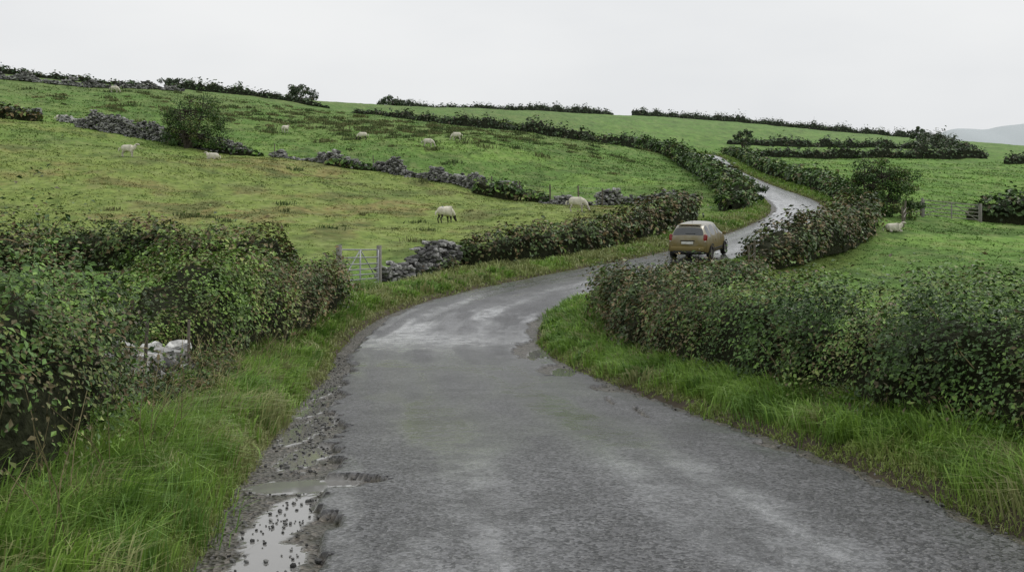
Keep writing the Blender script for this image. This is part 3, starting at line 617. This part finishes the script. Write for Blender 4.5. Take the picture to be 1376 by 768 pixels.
def fence(name, pts, h=1.15, wires=3, r=.05, rail=0):
    acc = Acc(); tops = []
    for (x, y) in pts:
        z = hz(x, y); l = rng.normal(0, .06, 2); acc.tube([(x, y, z-.3), (x+l[0], y+l[1], z+h*rng.uniform(.9, 1.1))], [r, r*.85], C(.15, .13, .105)*rng.uniform(.7, 1.2), 8, 0); tops.append((x+l[0], y+l[1], z))
    for w in range(wires):
        for a, b in zip(tops[:-1], tops[1:]):
            k = h*(.35+.28*w); A_ = np.array(a)+[0, 0, k]; B_ = np.array(b)+[0, 0, k]; acc.tube([A_, (A_+B_)/2-[0, 0, .03*(not rail)], B_], rail or .004, C(.24, .22, .19), 4, 0 if rail else 1, False)
    return acc.obj(name, [M_wood, M_galv])
fence('wire_fence', [(-5.5, 13.2), (-4.95, 11.6), (-4.9, 10.0)], 1.0, 2, .035)
fence('wire_fence', [(-3.95, 10.6), (-4.2, 12.9)], .9, 2, .022)
fence('wire_fence', [(8.8, 36.7), (9.3, 38.2)], 1.0, 2, .05)
fence('wire_fence', [(-1.8, 88), (.6, 85.5), (3.2, 83.2), (5.4, 80.5), (7.4, 81.5)], 1.6, 3, .07)
fence('wooden_fence', [(24.4, 62), (26, 66), (27.8, 69.5), (29.4, 71.6)], 1.2, 2, .08, .035)
fence('wire_fence', [(-31, 109), (-25.5, 107), (-14, 100.5)], 1.5, 2, .06)

def stalks():
    acc = Acc()
    for _ in range(340):
        sd = -1 if rng.random() < .75 else 1
        s = rng.uniform(32, 52); a, b, c, e, f = [float(v) for v in road_at(s)]; T_ = sd*rng.uniform(3.0, 4.2); x = a+e*T_; y = b+f*T_
        if y < 4.5: continue
        z = hz(x, y); ln = rng.uniform(.35, .85); d = rng.normal(0, .3, 2)
        acc.tube([(x, y, z), (x+d[0]*ln*.4, y+d[1]*ln*.4, z+ln*.6), (x+d[0]*ln, y+d[1]*ln, z+ln*.95)], [.004, .0035, .002], C(.38, .32, .18)*rng.uniform(.5, 1.1), 3, 0, False)
    acc.obj('dry_stalks', [M_wood])
stalks()

# ------------------------------------------------------------ sheep
M_wool = plain('wool', (.66, .62, .52), .95, 0, .1); M_face = plain('sheep_face', (.05, .045, .04), .8, 0, .2); M_facew = plain('sheep_pale_face', (.5, .46, .4), .8, 0, .2)
M_mark = plain('sheep_marking', (.12, .16, .3), .9, 0, .1)
def skin(name, verts, edges, radii, mat, parent, sub=2):
    me = bpy.data.meshes.new(name); me.from_pydata(verts, edges, []); ob = bpy.data.objects.new(name, me); scene.collection.objects.link(ob)
    bpy.context.view_layer.objects.active = ob
    md = ob.modifiers.new('s', 'SKIN'); md.use_smooth_shade = True
    if not me.skin_vertices:
        bpy.ops.object.select_all(action='DESELECT'); ob.select_set(True); bpy.ops.mesh.customdata_skin_add()
    for v, r in zip(me.skin_vertices[0].data, radii): v.radius = r if isinstance(r, tuple) else (r, r)
    me.skin_vertices[0].data[0].use_root = True
    sb = ob.modifiers.new('d', 'SUBSURF'); sb.levels = sub; sb.render_levels = sub
    me.materials.append(mat); ob.parent = parent; return ob
def sheep(x, y, az, pose='graze', sc=1., face='w', mark=False):
    E = bpy.data.objects.new('sheep', None); scene.collection.objects.link(E)
    lie = pose == 'lie'; dz = -.34 if lie else 0
    wool = [(0, 0, .62), (-.32, 0, .63), (-.48, 0, .6), (.26, 0, .62), (.42, 0, .64)]
    e = [(0, 1), (1, 2), (0, 3), (3, 4)]; r = [(.27, .27), (.25, .25), (.13, .14), (.25, .26), (.16, .18)]
    if pose == 'graze': wool += [(.55, 0, .5), (.64, 0, .34)]; hd = [(.62, 0, .36), (.7, 0, .2), (.78, 0, .08)]
    else: wool += [(.53, 0, .78), (.6, 0, .9)]; hd = [(.6, 0, .9), (.72, 0, .92), (.84, 0, .85)]
    e += [(4, 5), (5, 6)]; r += [.13, .09]
    wool = [(a, b, c+dz) for a, b, c in wool]; hd = [(a, b, c+dz) for a, b, c in hd]
    skin('fleece', wool, e, r, M_wool, E)
    hd += [(hd[0][0]+.0, .13, hd[0][2]+.03), (hd[0][0]+.0, -.13, hd[0][2]+.03)]
    skin('head', hd, [(0, 1), (1, 2), (0, 3), (0, 4)], [.085, .075, .045, .025, .025], M_face if face == 'b' else M_facew, E)
    for i, (lx, ly, hind) in enumerate(((.3, .13, 0), (.3, -.13, 0), (-.32, .13, 1), (-.32, -.13, 1))):
        if lie: P = [(lx, ly*1.4, .12), (lx+.18, ly*1.9, .06), (lx+.02, ly*2.0, .04)]
        elif hind: P = [(lx, ly, .48), (lx+.06, ly, .36), (lx-.07, ly, .24), (lx-.03, ly, .1), (lx, ly, .0)]
        else: P = [(lx, ly, .45), (lx-.02, ly, .3), (lx+.01, ly, .2), (lx, ly, .1), (lx+.03, ly, .0)]
        skin('leg_%d' % (i+1), P, [(k, k+1) for k in range(len(P)-1)], [.09, .06, .036, .03, .036][:len(P)], M_face if face == 'b' else M_facew, E, 1)
    skin('tail', [(-.56, 0, .66+dz), (-.63, 0, .52+dz), (-.62, 0, .4+dz)], [(0, 1), (1, 2)], [.05, .05, .035], M_wool, E, 1)
    if mark: skin('dye_mark', [(-.3, -.02, .8+dz), (-.1, -.04, .82+dz)], [(0, 1)], [(.13, .1), (.12, .09)], M_mark, E, 1)
    E.location = (x, y, hz(x, y)); E.rotation_euler = (0, 0, az); E.scale = (sc,)*3
sheep(-4.04, 60, .75, 'graze', 1.15, 'b', True)
sheep(4.16, 64, -.15, 'graze', 1.1, 'w')
sheep(-33.2, 86, .1, 'stand', 1.2, 'w')
sheep(-28.8, 96, 2.9, 'lie', 1.2, 'w')
sheep(-31, 136, 1.2, 'stand', 1.2, 'w')
sheep(-18.9, 126, 3.0, 'graze', 1.2, 'b')
sheep(-10, 118.5, .2, 'graze', 1.2, 'w')
sheep(-7, 126, 2.9, 'graze', 1.2, 'w')
sheep(-66.3, 166, .1, 'graze', 1.3, 'w')
sheep(-54, 119, 1.0, 'lie', 1.2, 'w')
sheep(22.0, 57.5, .1, 'lie', .95, 'w')

# ------------------------------------------------------------ car
def car():
    E = bpy.data.objects.new('hatchback_car', None); scene.collection.objects.link(E)
    m, nt, b = newmat('muddy_car_paint'); L = nt.links
    tc = N(nt, 'ShaderNodeTexCoord'); sp = N(nt, 'ShaderNodeSeparateXYZ'); L.new(tc.outputs['Object'], sp.inputs[0])
    nz = N(nt, 'ShaderNodeTexNoise'); nz.inputs['Scale'].default_value = 3.5; nz.inputs['Detail'].default_value = 6; L.new(tc.outputs['Object'], nz.inputs['Vector'])
    ad = N(nt, 'ShaderNodeMath', operation='MULTIPLY_ADD'); L.new(nz.outputs['Fac'], ad.inputs[0]); ad.inputs[1].default_value = -.9; L.new(sp.outputs['Z'], ad.inputs[2])
    mr = N(nt, 'ShaderNodeMapRange'); mr.inputs['From Min'].default_value = .15; mr.inputs['From Max'].default_value = 1.0; mr.inputs['To Min'].default_value = 1; mr.inputs['To Max'].default_value = .1; L.new(ad.outputs[0], mr.inputs['Value'])
    mx = N(nt, 'ShaderNodeMix', data_type='RGBA'); L.new(mr.outputs[0], mx.inputs[0]); mx.inputs[6].default_value = (.32, .31, .27, 1); mx.inputs[7].default_value = (.185, .145, .045, 1)
    L.new(mx.outputs[2], b.inputs['Base Color']); b.inputs['Metallic'].default_value = .25
    m2 = N(nt, 'ShaderNodeMapRange'); m2.inputs['To Min'].default_value = .22; m2.inputs['To Max'].default_value = .6; L.new(mr.outputs[0], m2.inputs['Value']); L.new(m2.outputs[0], b.inputs['Roughness'])
    glass = plain('car_glass', (.03, .035, .036), .08, 0, 1.); black = plain('black_plastic', (.02, .02, .02), .6); tyre = plain('tyre', (.022, .02, .018), .85); rim = plain('alloy', (.3, .29, .27), .4, .7)
    red = plain('tail_lamp', (.22, .012, .01), .2); amb = plain('lamp_lens', (.4, .36, .3), .2); plate = plain('number_plate', (.6, .6, .55), .5)
    ST = [(-1.88, .62, .36, .60, .52), (-1.87, .78, .28, .74, .64), (-1.83, .96, .24, .815, .70), (-1.79, 1.04, .24, .835, .67), (-1.62, 1.36, .22, .84, .60), (-1.50, 1.46, .22, .84, .58), (-1.2, 1.51, .22, .845, .59),
          (-1.02, 1.525, .22, .845, .595), (-.96, 1.53, .22, .845, .60), (-.1, 1.54, .2, .845, .60), (-.02, 1.54, .2, .845, .60), (.42, 1.5, .2, .845, .59), (.5, 1.47, .2, .845, .585), (1.2, 1.06, .22, .83, .64), (1.28, 1.0, .22, .82, .66), (1.6, .88, .24, .78, .62), (1.8, .72, .26, .68, .54), (1.88, .56, .34, .52, .44)]
    V, F, MI = [], [], []; K = 9
    for (x, zt, zb, wb, wt) in ST:
        belt = min(.95, zt-.03); edge = zt-.07 if zt > 1.1 else zt-.02
        half = [(0, zb), (wb*.86, zb), (wb*.96, zb+.1), (wb, .5 if zt > .62 else zb+.15), (wb*.985, min(.75, belt-.02)), (wb*.95, belt), (wt+.0, max(edge, belt+.005)), (wt*.8, zt), (0, zt+.02)]
        V += [(x, -y, z) for y, z in half]+[(x, y, z) for y, z in half[::-1][1:-1]]
    n = 2*K-2
    for i in range(len(ST)-1):
        xa, xb = ST[i][0], ST[i+1][0]
        for j in range(n):
            F.append([i*n+j, i*n+(j+1) % n, (i+1)*n+(j+1) % n, (i+1)*n+j])
            k = j if j < K-1 else n-1-j
            mi = 0; xm = (xa+xb)/2
            if k == 5 and -1.48 < xm < 1.14 and (xb-xa) > .1: mi = 1
            if k in (6, 7) and i == 3: mi = 1
            if k in (6, 7) and i == 12: mi = 1
            if k <= 1: mi = 2
            MI.append(mi)
    F.append(list(range(n))[::-1]); MI.append(0); F.append([(len(ST)-1)*n+j for j in range(n)]); MI.append(0)
    me = bpy.data.meshes.new('body'); me.from_pydata(V, [], F); me.update()
    for mt in (m, glass, black): me.materials.append(mt)
    me.polygons.foreach_set('material_index', MI)
    ob = bpy.data.objects.new('body', me); scene.collection.objects.link(ob); ob.parent = E
    bm = bmesh.new(); bm.from_mesh(me); bmesh.ops.recalc_face_normals(bm, faces=bm.faces)
    cl = bm.edges.layers.float.get('crease_edge') or bm.edges.layers.float.new('crease_edge')
    for e in bm.edges:
        if len(e.link_faces) == 2 and e.link_faces[0].material_index != e.link_faces[1].material_index: e[cl] = .6
    for f in bm.faces: f.smooth = True
    bm.to_mesh(me); bm.free()
    sb = ob.modifiers.new('s', 'SUBSURF'); sb.levels = 2; sb.render_levels = 2
    def part(name, loc, dim, mat, bev=.02, rot=(0, 0, 0)):
        bm = bmesh.new(); bmesh.ops.create_cube(bm, size=1); bmesh.ops.scale(bm, vec=dim, verts=bm.verts)
        bmesh.ops.bevel(bm, geom=list(bm.edges), offset=min(bev, min(dim)*.45), segments=3, affect='EDGES', profile=.5)
        me = bpy.data.meshes.new(name); bm.to_mesh(me); bm.free(); me.materials.append(mat); o = bpy.data.objects.new(name, me); scene.collection.objects.link(o); o.parent = E; o.location = loc; o.rotation_euler = rot
        for p in me.polygons: p.use_smooth = True
    for s in (-1, 1):
        part('tail_lamp_%s' % 'lr'[s < 0], (-1.77, s*.735, .95), (.16, .14, .28), red, .05, (0, .2, s*.35))
        part('lamp_lens_%s' % 'lr'[s < 0], (-1.81, s*.73, .80), (.1, .12, .07), amb, .02, (0, .1, s*.35))
        part('mirror_%s' % 'lr'[s < 0], (.78, s*.93, .99), (.12, .16, .13), m, .04)
        part('door_handle_%s' % 'lr'[s < 0], (-.35, s*.84, .8), (.18, .03, .03), m, .01)
        part('side_trim_%s' % 'lr'[s < 0], (-.1, s*.845, .42), (1.7, .03, .06), black, .01)
        part('head_lamp_%s' % 'lr'[s < 0], (1.66, s*.6, .72), (.25, .2, .16), amb, .05)
    part('rear_bumper', (-1.87, 0, .48), (.16, 1.46, .22), m, .07)
    part('bumper_insert', (-1.94, 0, .36), (.06, 1.2, .09), black, .02)
    part('number_plate', (-1.9, 0, .74), (.02, .5, .11), plate, .004, (0, .1, 0))
    part('plate_trim', (-1.88, 0, .83), (.05, .6, .035), black, .01)
    part('rear_wiper', (-1.76, -.1, 1.12), (.02, .42, .02), black, .005, (0, .5, 0))
    part('brake_light', (-1.54, 0, 1.45), (.05, .3, .025), red, .008)
    part('rear_spoiler', (-1.53, 0, 1.475), (.16, 1.0, .03), m, .012)
    part('exhaust', (-1.88, -.5, .27), (.12, .06, .05), black, .02)
    part('aerial', (-1.1, 0, 1.62), (.012, .012, .22), black, .003, (0, -.6, 0))
    for (wx, s) in ((-1.2, 1), (-1.2, -1), (1.25, 1), (1.25, -1)):
        acc = Acc(); y = s*.74
        a = np.linspace(0, 2*np.pi, 33)[:-1]; prof = [(.17, .05), (.2, .095), (.27, .1), (.3, .06), (.305, -.06), (.27, -.1), (.1, -.1)]
        V = [(wx+r*math.cos(q), y+s*o, .3+r*math.sin(q)) for r, o in prof for q in a]; F = [[i*32+j, i*32+(j+1) % 32, (i+1)*32+(j+1) % 32, (i+1)*32+j] for i in range(len(prof)-1) for j in range(32)]
        acc.add(V, F, C(1, 1, 1), 0)
        V = [(wx+r*math.cos(q), y+s*o, .3+r*math.sin(q)) for r, o in ((.2, .08), (.18, .06), (.06, .09), (.0, .09)) for q in a]; F = [[i*32+j, i*32+(j+1) % 32, (i+1)*32+(j+1) % 32, (i+1)*32+j] for i in range(3) for j in range(32)]
        acc.add(V, F, C(1, 1, 1), 1)
        V = [(wx+r*math.cos(q), s*.853, .31+r*math.sin(q)) for r in (.3, .375) for q in a]; F = [[j, (j+1) % 32, 32+(j+1) % 32, 32+j] for j in range(32) if math.sin(a[j]) > -.3]
        acc.add(V, F, C(1, 1, 1), 2)
        o = acc.obj('wheel', [tyre, rim, black], True); o.parent = E
        o.data.transform(Matrix.Translation((0, s*.045, 0)))
    i = np.argmin((R[:, 0]-7.9)**2+(R[:, 1]-43.4)**2); T3 = R[i+4]-R[i-4]; pitch = math.atan2(T3[2], math.hypot(T3[0], T3[1]))
    E.location = (R[i, 0]+.2, R[i, 1]-.1, R[i, 2]-.01); E.rotation_euler = (0, -pitch, math.radians(90-25))
car()

# ------------------------------------------------------------ distant hill
def hill():
    n = 120; xs = np.linspace(900, 3000, n); rows = []
    ridge = 205*sst(940, 1260, xs)+45*sst(1250, 1800, xs)+(fbm(xs*.006, xs*0, 0, 5)-.5)*22
    for f, yy in ((0, 2200), (.45, 2400), (.8, 2600), (1, 2800), (.7, 3100)): rows.append(np.stack([xs, np.full(n, yy)+0*xs, -60+(ridge+60)*f+(fbm(xs*.01, np.full(n, yy*.01), 0, 6)-.5)*12*f], 1))
    V = np.vstack(rows); i = np.arange(4)[:, None]*n; j = np.arange(n-1)[None]; F = np.stack([i+j, i+j+1, i+n+j+1, i+n+j], -1).reshape(-1, 4)
    mt = plain('haze_tinted_hillside', (.48, .52, .53), 1., 0, 0); npmesh('distant_hill', V, F, [mt], None, True)  # pale blue-grey base colour imitates haze; no mist volume
hill()

# ------------------------------------------------------------ world, light, camera
w = bpy.data.worlds.new('World'); scene.world = w; w.use_nodes = True; nt = w.node_tree; L = nt.links; bg = nt.nodes['Background']
sky = N(nt, 'ShaderNodeTexSky', sky_type='NISHITA'); sky.sun_disc = False; sky.sun_elevation = math.radians(48); sky.sun_rotation = math.radians(-60); sky.dust_density = 6; sky.air_density = 1.2
tc = N(nt, 'ShaderNodeTexCoord'); mp = N(nt, 'ShaderNodeMapping'); mp.inputs['Scale'].default_value = (1, 1, 2.6); L.new(tc.outputs['Generated'], mp.inputs[0])
nz = N(nt, 'ShaderNodeTexNoise'); nz.inputs['Scale'].default_value = 1.8; nz.inputs['Detail'].default_value = 5; nz.inputs['Roughness'].default_value = .5; L.new(mp.outputs[0], nz.inputs['Vector'])
cr = N(nt, 'ShaderNodeValToRGB'); cr.color_ramp.elements[0].position = .32; cr.color_ramp.elements[1].position = .68
cr.color_ramp.elements[0].color = (.74, .76, .785, 1); cr.color_ramp.elements[1].color = (.89, .90, .905, 1); L.new(nz.outputs['Fac'], cr.inputs[0])
vs = N(nt, 'ShaderNodeVectorMath', operation='SCALE'); vs.inputs['Scale'].default_value = 10.4; L.new(cr.outputs[0], vs.inputs[0])
mx = N(nt, 'ShaderNodeMix', data_type='RGBA'); mx.inputs[0].default_value = .95; L.new(sky.outputs[0], mx.inputs[6]); L.new(vs.outputs[0], mx.inputs[7])
L.new(mx.outputs[2], bg.inputs['Color']); bg.inputs['Strength'].default_value = .096
sl = bpy.data.lights.new('sun', 'SUN'); sl.energy = 1.35; sl.angle = math.radians(25); sl.color = (1, .97, .93); so = bpy.data.objects.new('sun', sl); scene.collection.objects.link(so)
so.rotation_euler = (math.radians(42), 0, math.radians(120))
cam = bpy.data.cameras.new('camera'); cam.lens = 35; cam.sensor_width = 36; cam.shift_y = -114/1376; cam.clip_end = 9000; cam.clip_start = .05
co = bpy.data.objects.new('camera', cam); scene.collection.objects.link(co); co.location = (0, 0, 1.9); co.rotation_euler = (math.radians(90), 0, 0); scene.camera = co
scene.view_settings.view_transform = 'Standard'; scene.view_settings.look = 'None'; scene.view_settings.exposure = 0
